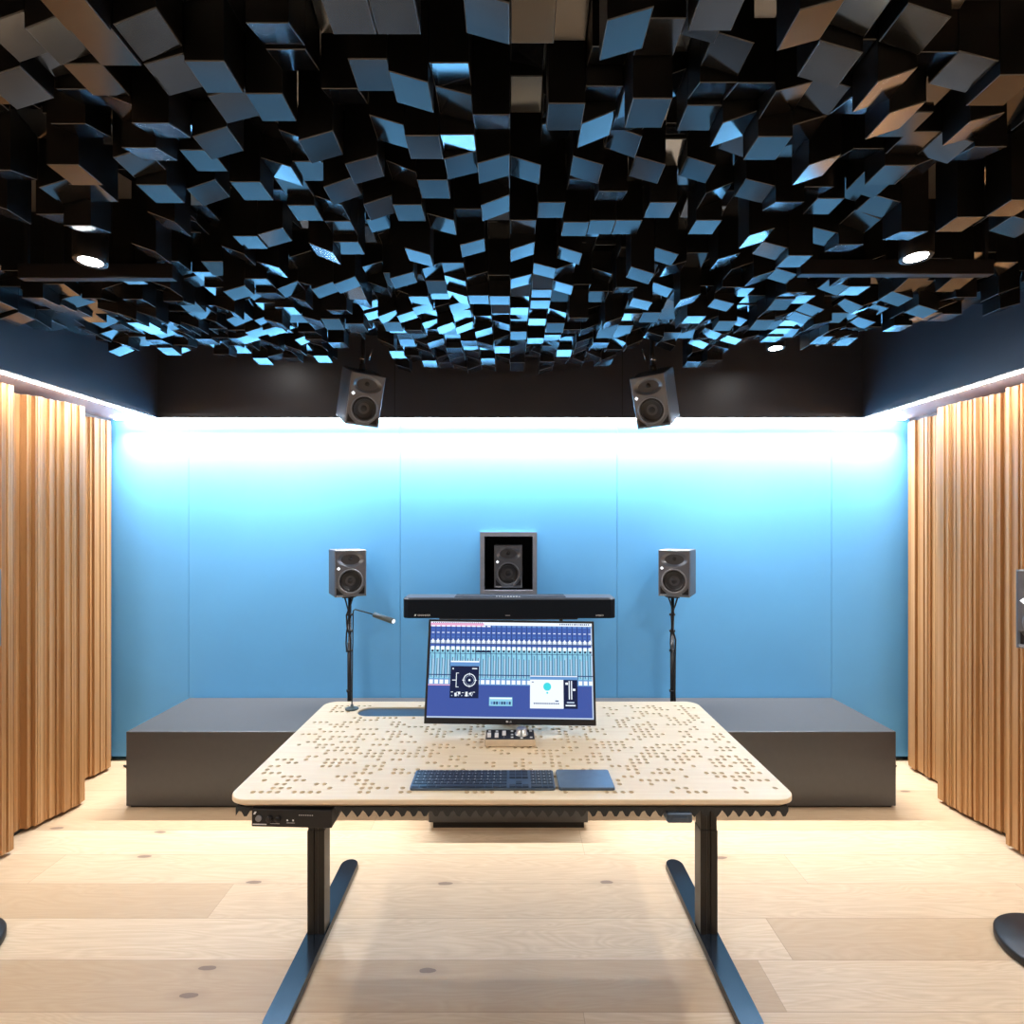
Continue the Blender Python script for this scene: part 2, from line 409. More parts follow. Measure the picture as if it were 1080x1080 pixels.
# ------------------------------------------------------------------ desk
DX0, DX1, DY0, DY1, ZT = -.792, .803, 1.478, 2.302, .75
t = empty('desk', (.005, 1.89, 0), 'pale wooden standing desk with perforated top and black T-shaped steel legs', 'desk')
O = t.location
def desktop():
    p = .0235; nc, nr = 66, 32; gx, gy = -.7700, 1.5060
    slot_c = (6, 24); slot_r = (26, 31)         # cells given over to the cable slot
    rnd = random.Random(21)
    hole = set()
    for r in range(nr):
        c = 0
        while c < nc:
            dens = .54 + .2*math.sin(c*.37 + r*.9) * math.cos(r*.55 - c*.11)
            if rnd.random() < dens*.42:
                L = rnd.choice((1, 2, 2, 3, 3, 4))
                for k in range(L): hole.add((c+k, r))
                c += L + rnd.choice((1, 1, 2))
            else: c += 1
    for (c, r) in list(hole):                   # clusters step down into the next row
        if rnd.random() < .22 and r > 0: hole.add((c + rnd.choice((-1, 1)), r-1))
    # the row nearest the front as seen
    hole = {(c, r) for c, r in hole if 0 <= c < nc and r > 0 and 0 <= r < nr}
    for c in (1,2,3,4, 6,7,8,9, 14,15, 19,20, 27,28,29,30, 33,34,35, 39, 44,45,46,47, 52,54,55,56, 61): hole.add((c, 0))
    bm = bmesh.new(); V = {}
    def gv(i, j):
        if (i, j) not in V: V[(i, j)] = bm.verts.new((gx+i*p, gy+j*p, ZT))
        return V[(i, j)]
    HR = .0077; n = 12
    for r in range(nr):
        for c in range(nc):
            if slot_c[0] <= c < slot_c[1] and slot_r[0] <= r < slot_r[1]: continue
            q = [gv(c, r), gv(c+1, r), gv(c+1, r+1), gv(c, r+1)]
            if (c, r) not in hole: bm.faces.new(q); continue
            cx, cy = gx+(c+.5)*p, gy+(r+.5)*p
            top = [bm.verts.new((cx+HR*math.cos(-.75*PI+2*PI*k/n), cy+HR*math.sin(-.75*PI+2*PI*k/n), ZT)) for k in range(n)]
            low = [bm.verts.new((v.co.x, v.co.y, ZT-.020)) for v in top]
            for k in range(4):
                a = [top[(3*k+i) % n] for i in (3, 2, 1, 0)]
                bm.faces.new([q[k], q[(k+1) % 4]] + a)
            for k in range(n): bm.faces.new([top[k], top[(k+1) % n], low[(k+1) % n], low[k]])
            f = bm.faces.new(low); f.material_index = 1
    def loop_edges(vs):
        return [bm.edges.get((a, b)) or bm.edges.new((a, b)) for a, b in zip(vs, vs[1:]+vs[:1])]
    inner = [gv(i, 0) for i in range(nc)] + [gv(nc, j) for j in range(nr)] + [gv(i, nr) for i in range(nc, 0, -1)] + [gv(0, j) for j in range(nr, 0, -1)]
    outl = rrect(DX0, DX1, DY0, DY1, .052, 10)
    outer = [bm.verts.new((x, y, ZT)) for x, y in outl]
    bmesh.ops.triangle_fill(bm, use_beauty=True, use_dissolve=False, edges=loop_edges(inner)+loop_edges(outer))
    a, b = slot_c; c, d = slot_r
    hole_l = [gv(i, c) for i in range(a, b)] + [gv(b, j) for j in range(c, d)] + [gv(i, d) for i in range(b, a, -1)] + [gv(a, j) for j in range(d, c, -1)]
    sx0, sx1, sy0, sy1 = gx+a*p+.006, gx+b*p-.006, gy+c*p+.006, gy+d*p-.004
    sl = rrect(sx0, sx1, sy0, sy1, (sy1-sy0)/2-.001, 12)
    slv = [bm.verts.new((x, y, ZT)) for x, y in sl]; lo = [bm.verts.new((x, y, ZT-.024)) for x, y in sl]
    bmesh.ops.triangle_fill(bm, use_beauty=True, use_dissolve=False, edges=loop_edges(hole_l)+loop_edges(slv))
    for k in range(len(sl)): bm.faces.new([slv[k], slv[(k+1) % len(sl)], lo[(k+1) % len(sl)], lo[k]])
    # edge: small round-over, vertical face, under-chamfer
    prev = outer
    for inset, z in ((-.0015, ZT-.0015), (-.002, ZT-.004), (-.002, ZT-.013), (.016, ZT-.026)):
        pts = rrect(DX0+inset, DX1-inset, DY0+inset, DY1-inset, max(.052-inset, .02), 10)
        cur = [bm.verts.new((x, y, z)) for x, y in pts]
        for k in range(len(cur)): bm.faces.new([prev[k], cur[k], cur[(k+1) % len(cur)], prev[(k+1) % len(cur)]])
        prev = cur
    bottom = [bm.verts.new(v.co) for v in lo]
    bmesh.ops.triangle_fill(bm, use_beauty=True, use_dissolve=False, edges=loop_edges(prev)+loop_edges(lo))
    bmesh.ops.recalc_face_normals(bm, faces=[f for f in bm.faces])
    for v in bottom: bm.verts.remove(v)
    for f in bm.faces:
        if abs(f.calc_center_median().z-ZT) < 1e-5 and f.normal.z < 0: f.normal_flip()
    m = MB(); m.bm.free(); m.bm = bm
    return m, (sx0, sx1, sy0, sy1)
dm, slot = desktop()
dm.build('desktop', [M['desk'], M['foam']], t, O)
sx0, sx1, sy0, sy1 = slot
MB().box(sx0-.005, sx1+.005, sy0-.004, sy1+.004, ZT-.012, ZT-.006).build('cable_tray', M['tray'], t, O)
# wave foam under the top
fm = MB(); pit = .0315; nx, ny = 200, 84
fx0, fx1, fy0, fy1 = DX0+.022, DX1-.022, DY0+.012, 2.10
grid = []
for j in range(ny+1):
    row = []
    for i in range(nx+1):
        x = fx0+(fx1-fx0)*i/nx; y = fy0+(fy1-fy0)*j/ny
        a = .5+.5*math.cos(2*PI*(x-.013)/pit); b = .5+.5*math.cos(2*PI*(y-fy0)/pit)
        row.append(fm.bm.verts.new((x, y, .7222 if (-.730 < x < -.488 and y < 1.67) else .713-.020*a*(.45+.55*b))))
    grid.append(row)
for j in range(ny):
    for i in range(nx):
        f = fm.bm.faces.new([grid[j][i], grid[j+1][i], grid[j+1][i+1], grid[j][i+1]]); f.smooth = True
top = {}
bd = grid[0] + [grid[j][nx] for j in range(1, ny+1)] + [grid[ny][i] for i in range(nx-1, -1, -1)] + [grid[j][0] for j in range(ny-1, 0, -1)]
tv = [fm.bm.verts.new((v.co.x, v.co.y, .7235)) for v in bd]
for k in range(len(bd)): fm.bm.faces.new([bd[k], bd[(k+1) % len(bd)], tv[(k+1) % len(bd)], tv[k]])
fm.bm.faces.new(tv)
fm.build('acoustic_foam', M['foam'], t, O, recalc=True)
# steel frame
fr = MB()
for x in (-.708, .725): fr.box(x-.035, x+.035, 1.70, 2.24, .665, .7125, bev=.004)
fr.box(-.67, .69, 1.93, 1.99, .665, .705, bev=.003)
fr.build('frame', M['blackmetal'], t, O)
for s, x in ((-1, -.708), (1, .725)):
    # T leg: column in two stages, long flat foot with round ends
    lg = MB()
    pts = [(x-.031, 1.935), (x-.008, 1.935), (x-.006, 1.939), (x+.006, 1.939), (x+.008, 1.935), (x+.031, 1.935), (x+.031, 1.995), (x-.031, 1.995)]
    lg.prism(pts, 'z', .022, .40)
    pts2 = [(x + (px-x)*.93, 1.965+(py-1.965)*.9) for px, py in pts]
    lg.prism(pts2, 'z', .40, .665)
    l = lg.build('leg', M['column'], t, O)
    ft = MB(); w = .039
    outl = arc(x, 2.375-w, w, 0, PI, 14) + [(x-w, 1.60)] + arc(x, 1.60, w, PI, 2*PI, 14)
    lo = [ft.bm.verts.new((a, b, 0)) for a, b in outl]; mi_ = [ft.bm.verts.new((a, b, .012)) for a, b in outl]
    hi = [ft.bm.verts.new((x+(a-x)*.93, 1.965+(b-1.965)*.996, .022)) for a, b in outl]
    nn = len(outl)
    for A, B in ((lo, mi_), (mi_, hi)):
        for k in range(nn): ft.bm.faces.new([A[k], A[(k+1) % nn], B[(k+1) % nn], B[k]])
    ft.bm.faces.new(hi); ft.bm.faces.new(lo[::-1])
    ft.build('foot', M['blackmetal'], l, O, recalc=True)
    # bracket under the top
MB().prism([(-.60, .715), (-.445, .715), (-.482, .662), (-.60, .655)], 'y', 1.675, 1.72).build('bracket', M['black'], t, O)
# height control paddle
hc = MB(); hc.box(.438, .510, 1.481, 1.54, .680, .709, bev=.006, seg=3)
hc.box(.452, .496, 1.4775, 1.482, .686, .700, bev=.002)
tag(hc.build('height_control', M['kbody'], t, O, smooth=False), 'blue grey height control paddle under the front edge')

# audio interface under the desk
R = math.radians(1.3)
t = empty('audio_interface', (-.61, 1.482, .669), 'small black audio interface hanging under the left front edge of the desk', 'audio interface', rot=(0, R, 0))
MB().box(-.112, .112, 0, .15, 0, .0495, bev=.002).build('case', M['black'], t)
def front_disc(m, x, z, r, h, y0=0, n=24): m.lathe([(r, 0), (r, h*.8), (r*.88, h), (0, h)], (x, y0, z), 'y-', n)
k = MB(); front_disc(k, -.092, .024, .0085, .004); k.build('volume_ring', M['ring'], t)
for x in (-.062, -.038): 
    k = MB(); front_disc(k, x, .023, .008, .007); k.build('knob', M['rubber'], t)
for x in (-.012, .004):
    k = MB(); k.box(x-.002, x+.002, -.001, .0, .018, .022); k.build('button', M['white'], t)
k = MB(); k.box(-.108, -.070, -.0006, 0, .006, .0085); k.box(-.060, -.034, -.0006, 0, .0095, .0103); k.box(-.014, .008, -.0006, 0, .0125, .0132)
for i in range(7): k.box(.020+i*.006, .0225+i*.006, -.0006, 0, .034, .0362)
k.build('markings', M['white'], t)
k = MB(); k.poly([(-.108, -.0006, .0345), (-.102, -.0006, .0345), (-.098, -.0006, .0425), (-.104, -.0006, .0425)]); k.build('logo', M['white'], t)

# ------------------------------------------------------------------ keyboard, trackpad
t = empty('keyboard', (-.079, 1.5825, ZT), 'slim dark blue-grey keyboard with number pad, lying on the desk front', 'keyboard')
O = t.location
kx0, kx1, ky0, ky1 = -.289, .131, 1.525, 1.640
MB().prism(rrect(kx0, kx1, ky0, ky1, .008, 5), 'z', ZT+.0005, ZT+.007).build('case', M['kbody'], t, O)
def keyrow(m, xs, y0, y1):
    for a, b in xs: m.box(a+.001, b-.001, y0+.001, y1-.001, ZT+.007, ZT+.0092, bev=.0006, seg=1)
def even(x0, ws):
    out = []; x = x0
    for w in ws: out.append((x, x+w)); x += w
    return out
u = .01905; bx = kx0+.004
rows = [([u*1.03]*14, .0), ([u]*13+[u*1.5], 0), ([u*1.5]+[u]*12+[u], 0), ([u*1.8]+[u]*11+[u*1.7], 0), ([u*2.3]+[u]*10+[u*2.2], 0), ([u*1.2, u*1.2, u*1.35, u*6.0, u*1.35, u*1.2, u*1.1, u*1.1], 0)]
mk = MB(); ys = [ky1-.003-.0112*0]
y = ky1-.003
rowy = []
for r, (ws, _) in enumerate(rows):
    h = .0125 if r == 0 else .0190
    rowy.append((y-h, y)); s = 14.5*u/sum(ws)
    keyrow(mk, even(bx, [w*s for w in ws]), y-h, y); y -= h
mk.build('main_keys', M['key'], t, O)
nx0 = bx+14.5*u+.006
nk = MB()
for r in (0, 1, 2): keyrow(nk, even(nx0, [u]*3), *rowy[r])
keyrow(nk, [(nx0+u, nx0+2*u)], *rowy[4]); keyrow(nk, even(nx0, [u]*3), *rowy[5])
nk.build('navigation_keys', M['key'], t, O)
px0 = nx0+3*u+.006
pk = MB(); uw = (kx1-.004-px0)/4
for r in range(6): keyrow(pk, even(px0, [uw]*4) if r < 5 else [(px0, px0+2*uw), (px0+2*uw, px0+3*uw), (px0+3*uw, px0+4*uw)], *rowy[r])
pk.build('number_pad', M['key'], t, O)
km = MB()      # tiny printed legends
for m_y in rowy[:5]:
    for i in range(14): km.box(bx+.007+i*u, bx+.0105+i*u, (m_y[0]+m_y[1])/2-.001, (m_y[0]+m_y[1])/2+.001, ZT+.0092, ZT+.00925)
for m_y in rowy[:5]:
    for i in range(4): km.box(px0+.007+i*uw, px0+.010+i*uw, (m_y[0]+m_y[1])/2-.001, (m_y[0]+m_y[1])/2+.001, ZT+.0092, ZT+.00925)
km.build('key_legends', M['white'], t, O)

t = empty('trackpad', (.2215, 1.5825, ZT), 'flat blue-grey trackpad lying right of the keyboard', 'trackpad')
O = t.location
MB().prism(rrect(.1405, .3025, 1.525, 1.640, .008, 5), 'z', ZT+.0005, ZT+.006).build('case', M['kbody'], t, O)
MB().prism(rrect(.1415, .3015, 1.526, 1.639, .007, 5), 'z', ZT+.006, ZT+.0088).build('glass_top', M['pad'], t, O)

# ------------------------------------------------------------------ desktop controller
t = empty('monitor_controller', (0, 1.865, ZT), 'small cream monitor controller with black top, faders and big silver knob', 'controller')
O = t.location
MB().box(-.0875, .0875, 1.822, 1.912, ZT+.003, ZT+.027, bev=.002).build('case', M['cream'], t, O)
MB().box(-.084, .084, 1.8245, 1.910, ZT+.027, ZT+.0285).build('top_panel', M['black'], t, O)
for x in (-.073, -.058, -.043, .073):
    MB().box(x-.005, x+.005, 1.8185, 1.822, ZT+.0, ZT+.004).build('foot', M['black'], t, O) if False else None
fb = MB()
for x in (-.07, .07):
    for y in (1.832, 1.902): fb.lathe([(0, 0), (.006, 0), (.006, .003), (0, .003)], (x, y, ZT), 'z', 12)
fb.build('feet', M['black'], t, O, recalc=True)
for x, yy in ((-.073, 1.850), (-.047, 1.850), (-.021, 1.868)):
    sl_ = MB(); sl_.box(x-.001, x+.001, 1.836, 1.898, ZT+.0285, ZT+.0288); sl_.build('fader_slot', M['ring'], t, O)
    fd = MB(); fd.prism([(yy-.013, ZT+.0290), (yy+.013, ZT+.0290), (yy+.008, ZT+.038), (yy-.008, ZT+.038)], 'x', x-.0065, x+.0065)
    fd.build('fader', M['white'], t, O, recalc=True)
for x, y in ((.007, 1.838), (.007, 1.862), (.007, 1.893), (.073, 1.838), (.073, 1.893), (.040, 1.832), (-.073, 1.893), (-.047, 1.893)):
    MB().box(x-.0045, x+.0045, y-.004, y+.004, ZT+.0285, ZT+.0305, bev=.0006, seg=1).build('button', M['white'], t, O)
kb = MB(); kb.lathe([(.024, 0), (.024, .003), (.019, .005), (.018, .020), (.016, .022), (0, .022)], (.040, 1.868, ZT+.0285), 'z', 40)
kb.build('volume_knob', M['knob'], t, O)

# ------------------------------------------------------------------ monitor
t = empty('monitor', (0.0, 1.925, .790), 'wide computer monitor on the desk showing a mixing console screen', 'monitor', rot=(math.radians(-13.5), math.radians(.75), 0))
MW, MH = .6255, .374
MB().box(-MW/2, MW/2, 0, .020, 0, MH, bev=.0025).box(-.2, .2, .020, .040, .08, .30, bev=.008).build('housing', M['black'], t)
sc_cols = {'deep': ((.045, .085, .33), 1.0), 'blue': ((.05, .11, .40), 1.0), 'pale': ((.25, .58, .75), 1.0), 'white': ((.82, .9, 1.0), 1.0),
           'navy': ((.006, .012, .05), 1.0), 'pink': ((.75, .38, .58), 1.0), 'cyan': ((.05, .65, .72), 1.0), 'line': ((.02, .05, .16), 1.0), 'mid': ((.12, .28, .58), 1.0), 'grey':((.45,.55,.72),1.0)}
smats = []; sidx = {}
for k_, (c_, e_) in sc_cols.items():
    sidx[k_] = len(smats); mm = emit('screen_' + k_, c_, e_); mm.node_tree.nodes['Principled BSDF'].inputs['Base Color'].default_value = (.01, .01, .012, 1)
    mm.node_tree.nodes['Principled BSDF'].inputs['Roughness'].default_value = .25; smats.append(mm)
sx0_, sx1_, sz0_, sz1_ = -MW/2+.0085, MW/2-.0085, .0215, MH-.0085
sm = MB(); SW, SH = sx1_-sx0_, sz1_-sz0_
def srect(u0, u1, v0, v1, c, lay=1):
    y = -.0003 - .00006*lay
    xa, xb = sx0_+u0*SW, sx0_+u1*SW; za, zb = sz1_-v1*SH, sz1_-v0*SH
    sm.poly([(xa, y, za), (xb, y, za), (xb, y, zb), (xa, y, zb)], sidx[c])
def sdisc(u, v, r, c, lay, ri=0, n=20):
    y = -.0003-.00006*lay; cx, cz = sx0_+u*SW, sz1_-v*SH
    for k in range(n):
        a, b = 2*PI*k/n, 2*PI*(k+1)/n
        sm.poly([(cx+ri*math.cos(a), y, cz+ri*math.sin(a)), (cx+r*math.cos(a), y, cz+r*math.sin(a)), (cx+r*math.cos(b), y, cz+r*math.sin(b)), (cx+ri*math.cos(b), y, cz+ri*math.sin(b))] if ri else
                [(cx, y, cz), (cx+r*math.cos(a), y, cz+r*math.sin(a)), (cx+r*math.cos(b), y, cz+r*math.sin(b))], sidx[c])
srect(0, 1, 0, 1, 'deep', 0)
srect(0, 1, 0, .035, 'white'); srect(0, .33, .012, .05, 'pink', 2)
rr = random.Random(3)
for i in range(26): a = .015+i*.012; srect(a, a+.005, .004, .014, 'line', 3)
for i in range(15): a = .80+i*.0125; srect(a, a+.006+rr.random()*.004, .008, .022, 'line', 3)
NS = 32
srect(0, 1, .05, .20, 'blue', 1); srect(0, 1, .20, .235, 'grey', 1); srect(0, 1, .24, .27, 'blue', 1)
srect(0, 1, .27, .335, 'pale', 1); srect(0, 1, .335, .60, 'pale', 1); srect(0, 1, .60, .665, 'mid', 1)
for i in range(NS):
    a = i/NS; w = 1/NS
    srect(a, a+w*.14, .05, .60, 'line', 3)
    srect(a+w*.2, a+w*.9, .038, .052, 'white' if i < 12 else 'mid', 3)
    srect(a+w*.3, a+w*.8, .112, .120, 'white', 3)
    srect(a+w*.3, a+w*.8, .155, .160, 'mid', 3)
    cx, cz = sx0_+(a+w*.57)*SW, sz1_-.205*SH
    sm.poly([(cx-.006, -.0006, cz), (cx, -.0006, cz-.009), (cx+.006, -.0006, cz), (cx, -.0006, cz+.009)], sidx['white'])
    srect(a+w*.25, a+w*.9, .262, .30, 'white', 3)
    srect(a+w*.38, a+w*.78, .300, .322, 'navy', 4)
    srect(a+w*.22, a+w*.32, .345, .59, 'mid', 3)
    srect(a+w*.50, a+w*.62, .345+rr.random()*.05, .59, 'line', 3)
    srect(a+w*.72, a+w*.90, .37+rr.random()*.04, .58, 'grey', 3)
    srect(a+w*.2, a+w*.92, .612, .655, 'white', 3)
srect(0, 1, .335, .341, 'line', 4); srect(0, 1, .556, .566, 'line', 4); srect(0, 1, .232, .240, 'line', 4)
srect(.28, .375, .305, .325, 'navy', 5)
srect(0, .14, .662, .672, 'pink', 3)
# round-dial plugin window
srect(.130, .310, .42, .47, 'mid', 5); srect(.133, .307, .415, .43, 'white', 6); srect(.133, .307, .47, .80, 'navy', 5)
sdisc(.250, .615, .0235, 'white', 7, .0205, 28); sdisc(.250, .615, .0165, 'grey', 7, .0155, 24); sdisc(.250, .615, .004, 'white', 7)
for du, dv, a_, b_ in ((0, -.064, .0015, .012), (0, .064, .0015, .012), (-.037, 0, .008, .003), (.037, 0, .008, .003)): srect(.25+du-a_, .25+du+a_, .615+dv-b_, .615+dv+b_, 'white', 7)
srect(.168, .172, .54, .69, 'white', 7); srect(.172, .185, .54, .546, 'white', 7); srect(.172, .185, .684, .69, 'white', 7); srect(.145, .168, .612, .620, 'white', 7)
srect(.145, .153, .49, .505, 'white', 7); srect(.265, .295, .49, .50, 'white', 7)
for i in range(7): srect(.14+i*.022, .153+i*.022, .735+.012*(i % 2), .742+.02*((i*2) % 3), 'white', 7); srect(.143+i*.02, .149+i*.02, .77, .78, 'grey', 7)
sdisc(.178, .755, .006, 'white', 7, .0045); sdisc(.262, .755, .006, 'white', 7, .0045)
# small keyboard-like window
srect(.372, .512, .785, .875, 'pale', 5); srect(.376, .508, .79, .805, 'white', 6)
for i in range(8): srect(.382+i*.0155, .394+i*.0155, .83, .86, 'line' if i % 3 else 'mid', 6)
# bright window with round dot and faders
srect(.618, .905, .565, .60, 'mid', 5); srect(.618, .905, .560, .570, 'white', 6); srect(.618, .820, .60, .895, 'white', 6); srect(.820, .905, .60, .895, 'navy', 6)
sdisc(.722, .672, .0145, 'cyan', 7, 0, 28); sdisc(.722, .735, .0035, 'cyan', 7)
for i in range(12): srect(.640+i*.013, .650+i*.013, .838, .850, 'line', 7)
srect(.77, .79, .812, .824, 'line', 7); srect(.628, .640, .622, .630, 'line', 7)
srect(.852, .858, .61, .80, 'white', 7); srect(.866, .872, .61, .80, 'white', 7); srect(.832, .848, .628, .650, 'white', 8); srect(.876, .892, .69, .712, 'white', 8)
srect(.84, .885, .825, .838, 'grey', 7); srect(.832, .892, .855, .868, 'white', 7)
srect(0, 1, .985, 1.0, 'grey', 2); srect(.992, 1, .03, 1, 'grey', 2)
tag(sm.build('screen', smats, t), 'lit screen with blue mixing console')
text_obj('logo', 'LG', .0085, M['white'], t, (.0, -.0004, .0075), (PI/2, 0, 0), align='CENTER')
o = MB(); o.lathe([(0, 0), (.0038, 0), (.0038, .0004), (0, .0004)], (-.0115, -.0, .0105), 'y-', 16); o.build('logo_mark', M['white'], t, recalc=True)
# stand: neck and base behind, upright in world space
inv = (Matrix.Translation(t.location) @ Euler(t.rotation_euler).to_matrix().to_4x4()).inverted()
nk_ = MB().box(-.035, .035, 2.045, 2.075, ZT+.012, 1.02, bev=.006); o = nk_.build('stand_neck', M['black'], t); o.matrix_local = inv
bs = MB().prism(rrect(-.13, .13, 2.05, 2.24, .03, 6), 'z', ZT+.0005, ZT+.012); o = bs.build('stand_base', M['black'], t); o.matrix_local = inv

# ------------------------------------------------------------------ desk lamp
t = empty('desk_lamp', (-.657, 2.205, ZT), 'thin desk lamp with bent black rod and small grey tube head', 'lamp')
O = t.location
MB().lathe([(0, .0005), (.027, .0005), (.027, .004), (.020, .007), (.006, .011), (.0055, .02), (0, .02)], tuple(O), 'z', 32).build('base', M['lamp'], t, O)
MB().tube([(-.657, 2.205, ZT+.01), (-.652, 2.205, 1.150), (-.650, 2.203, 1.160), (-.643, 2.202, 1.165), (-.60, 2.187, 1.157), (-.548, 2.167, 1.1475)], .0026, 10).build('rod', M['black'], t, O)
a, b = Vector((-.556, 2.170, 1.149)), Vector((-.462, 2.105, 1.133))
h = MB().tube([a, a+(b-a)*.03, a+(b-a)*.97, b], [.008, .0112, .0112, .0108], 20).build('lamp_head', M['lamp'], t, O)
d_ = (b-a).normalized()
MB().tube([b, b+d_*.0008], .009, 20).build('lens', M['lens'], h, O)

# ------------------------------------------------------------------ loudspeaker
SWd, SHt, SDp = .182, .277, .22
def make_speaker(label, group, side_mat=None):
    r = empty('speaker', (0, 0, 0), label, 'speaker', group)
    # cabinet without front
    m = MB(); fy = -SDp/2+.012
    m.box(-SWd/2, SWd/2, fy, SDp/2, 0, SHt, bev=.005)
    m.build('cabinet', M['cab'], r)
    # front baffle height field
    nx, nz = 52, 80; m = MB(); tw = (0, SHt-.053); wf = (0, SHt-.184)
    def depth(x, z):
        d = 0.0
        e = ((x-tw[0])/.078)**2 + ((z-tw[1]+.004)/.043)**2
        if e < 1: d = max(d, .027*(1-e)**1.15)
        rr_ = math.hypot(x-wf[0], z-wf[1])
        if rr_ < .0735: d = max(d, .0035*min(1, (.0735-rr_)/.006))
        if rr_ < .0635: d = .016
        # bass ports in the lower corners
        if z < .062 and abs(x) > .040 and rr_ > .078 and z > .012 and abs(x) < .083: d = .011
        ed = min(SWd/2-abs(x), z, SHt-z)
        if ed < .004: d = max(d, .003*(1-ed/.004))
        return d
    g = [[m.bm.verts.new((-SWd/2+SWd*i/nx, -SDp/2+depth(-SWd/2+SWd*i/nx, SHt*j/nz), SHt*j/nz)) for i in range(nx+1)] for j in range(nz+1)]
    for j in range(nz):
        for i in range(nx):
            f = m.bm.faces.new([g[j][i], g[j][i+1], g[j+1][i+1], g[j+1][i]]); f.smooth = True
    bd = g[0] + [g[j][nx] for j in range(1, nz+1)] + [g[nz][i] for i in range(nx-1, -1, -1)] + [g[j][0] for j in range(nz-1, 0, -1)]
    bv = [m.bm.verts.new((v.co.x*.985, -SDp/2+.014, SHt/2+(v.co.z-SHt/2)*.99)) for v in bd]
    for k in range(len(bd)): m.bm.faces.new([bd[(k+1) % len(bd)], bd[k], bv[k], bv[(k+1) % len(bd)]])
    m.build('baffle', M['baffle'], r)
    c = (wf[0], -SDp/2, wf[1])
    m = MB(); m.lathe([(.0735, -.004), (.0735, .0012), (.070, .003), (.066, .002), (.064, -.006)], c, 'y-', 48); w = m.build('woofer_ring', M['ring'], r)
    m = MB(); m.lathe([(.0645, -.004), (.060, .002), (.054, .001), (.050, -.006)], c, 'y-', 48); m.build('surround', M['rubber'], w)
    m = MB(); m.lathe([(.0505, -.0055), (.040, -.0085), (.022, -.015), (.0215, -.0145), (.012, -.009), (0, -.006)], c, 'y-', 48); m.build('cone', M['cone'], w)
    m = MB(); m.lathe([(.021, -.014), (.017, -.0135), (.0165, -.012), (.0125, -.0125), (.009, -.0075), (0, -.005)], (0, -SDp/2, tw[1]), 'y-', 32); tq = m.build('tweeter', M['rubber'], r)
    m = MB()
    for a in range(3):
        an = PI/2+a*2*PI/3
        m.tube([(.016*math.cos(an), -SDp/2+.012, tw[1]+.016*math.sin(an)), (.002*math.cos(an), -SDp/2+.002, tw[1]+.002*math.sin(an))], .0012, 6)
    m.build('tweeter_guard', M['black'], tq)
    for s in (-1, 1):
        m = MB(); pts = [(s*.043, .014), (s*.081, .014), (s*.081, .056), (s*.070, .040), (s*.056, .026)]
        if s < 0: pts = pts[::-1]
        m.prism(pts, 'y', -SDp/2+.0085, -SDp/2+.0105); m.build('bass_port', M['dark'], r, recalc=True)
    m = MB(); q = .0105; cx, cz = -.070, SHt-.109
    m.prism([(cx-q, cz), (cx, cz-q), (cx+q, cz), (cx, cz+q)], 'y', -SDp/2-.0012, -SDp/2+.006); m.build('logo', M['led'], r, recalc=True)
    text_obj('name_plate', 'NEUMANN', .0072, M['white'], r, (-.082, -SDp/2-.0004, .0045), (PI/2, 0, 0))
    return r
def place(r, loc, rot): r.location = loc; r.rotation_euler = rot
SP = 'small grey two-way studio monitors around the room'
sp0 = make_speaker('grey studio monitor speaker on the left stand in front of the blue wall', SP)
th = math.radians(28); 
place(sp0, (-.943-.11*math.sin(th), 3.145+.11*math.cos(th), 1.092), (0, 0, th))
def sp(label, loc, rot):
    r = copy_tree(sp0); r['label'] = label; place(r, loc, rot); return r
sp('grey studio monitor speaker on the right stand in front of the blue wall', (.970+.11*math.sin(th), 3.145+.11*math.cos(th), 1.092), (0, 0, -th))
sp('grey studio monitor speaker set inside the framed wall niche', (-.012, WY+.012+.11, 1.112), (0, 0, 0))
def hung(c, yaw, pitch, roll, label):
    Rm = Euler((pitch, roll, yaw), 'XYZ').to_matrix()
    Rz = Matrix.Rotation(yaw, 3, 'Z'); Ry = Matrix.Rotation(roll, 3, 'Y'); Rx = Matrix.Rotation(pitch, 3, 'X')
    Rm = Rz @ Ry @ Rx
    base = Vector(c) - Rm @ Vector((0, 0, SHt/2))
    r = sp(label, base, Rm.to_euler('XYZ')); return Rm, base
HS = [(-.8296, 2.9387, 2.2265, .561, .384, .033), (.7995, 2.9224, 2.2175, -.554, .416, -.037)]
rods = []
for i, (x, y, z, a, b_, c_) in enumerate(HS):
    Rm, base = hung((x, y, z), a, b_, c_, 'tilted studio monitor speaker hanging at the dark bulkhead, ' + ('left one' if i == 0 else 'right one'))
    tp = base + Rm @ Vector((0, .04, SHt)); side = -1 if i == 0 else 1
    bt = empty('speaker_bracket', (tp.x, tp.y, ZC), 'black ceiling bracket carrying the hanging speaker on the ' + ('left' if i == 0 else 'right'), 'bracket', 'ceiling brackets of the hanging speakers')
    up = Rm @ Vector((0, 0, 1)); O = bt.location
    MB().tube([tp+up*.001, tp+up*.035], .018, 16).build('joint', M['black'], bt, O)
    MB().tube([tp+up*.03, tp+up*.055+Vector((0, 0, .03)), (tp.x, tp.y+.01, ZC-.02)], .012, 12).build('rod', M['black'], bt, O)
    MB().tube([(tp.x, tp.y+.01, ZC-.02), (tp.x, tp.y+.01, ZC-.0005)], .04, 20).build('mounting_plate', M['black'], bt, O)
    kn = tp + up*.06
    MB().tube([kn+Vector((.035, -.02, -.012)), kn+Vector((.06, -.035, .045))] if i == 0 else [kn+Vector((-.035, -.02, -.012)), kn+Vector((-.06, -.035, .045))], .0025, 8).build('lever', M['chrome'], bt, O)
    MB().tube([kn+Vector((-.012, -.03, -.004)), kn+Vector((.012, -.03, -.010))], .005, 10).build('bolt', M['chrome'], bt, O)
    rods.append((tp.x, tp.y))
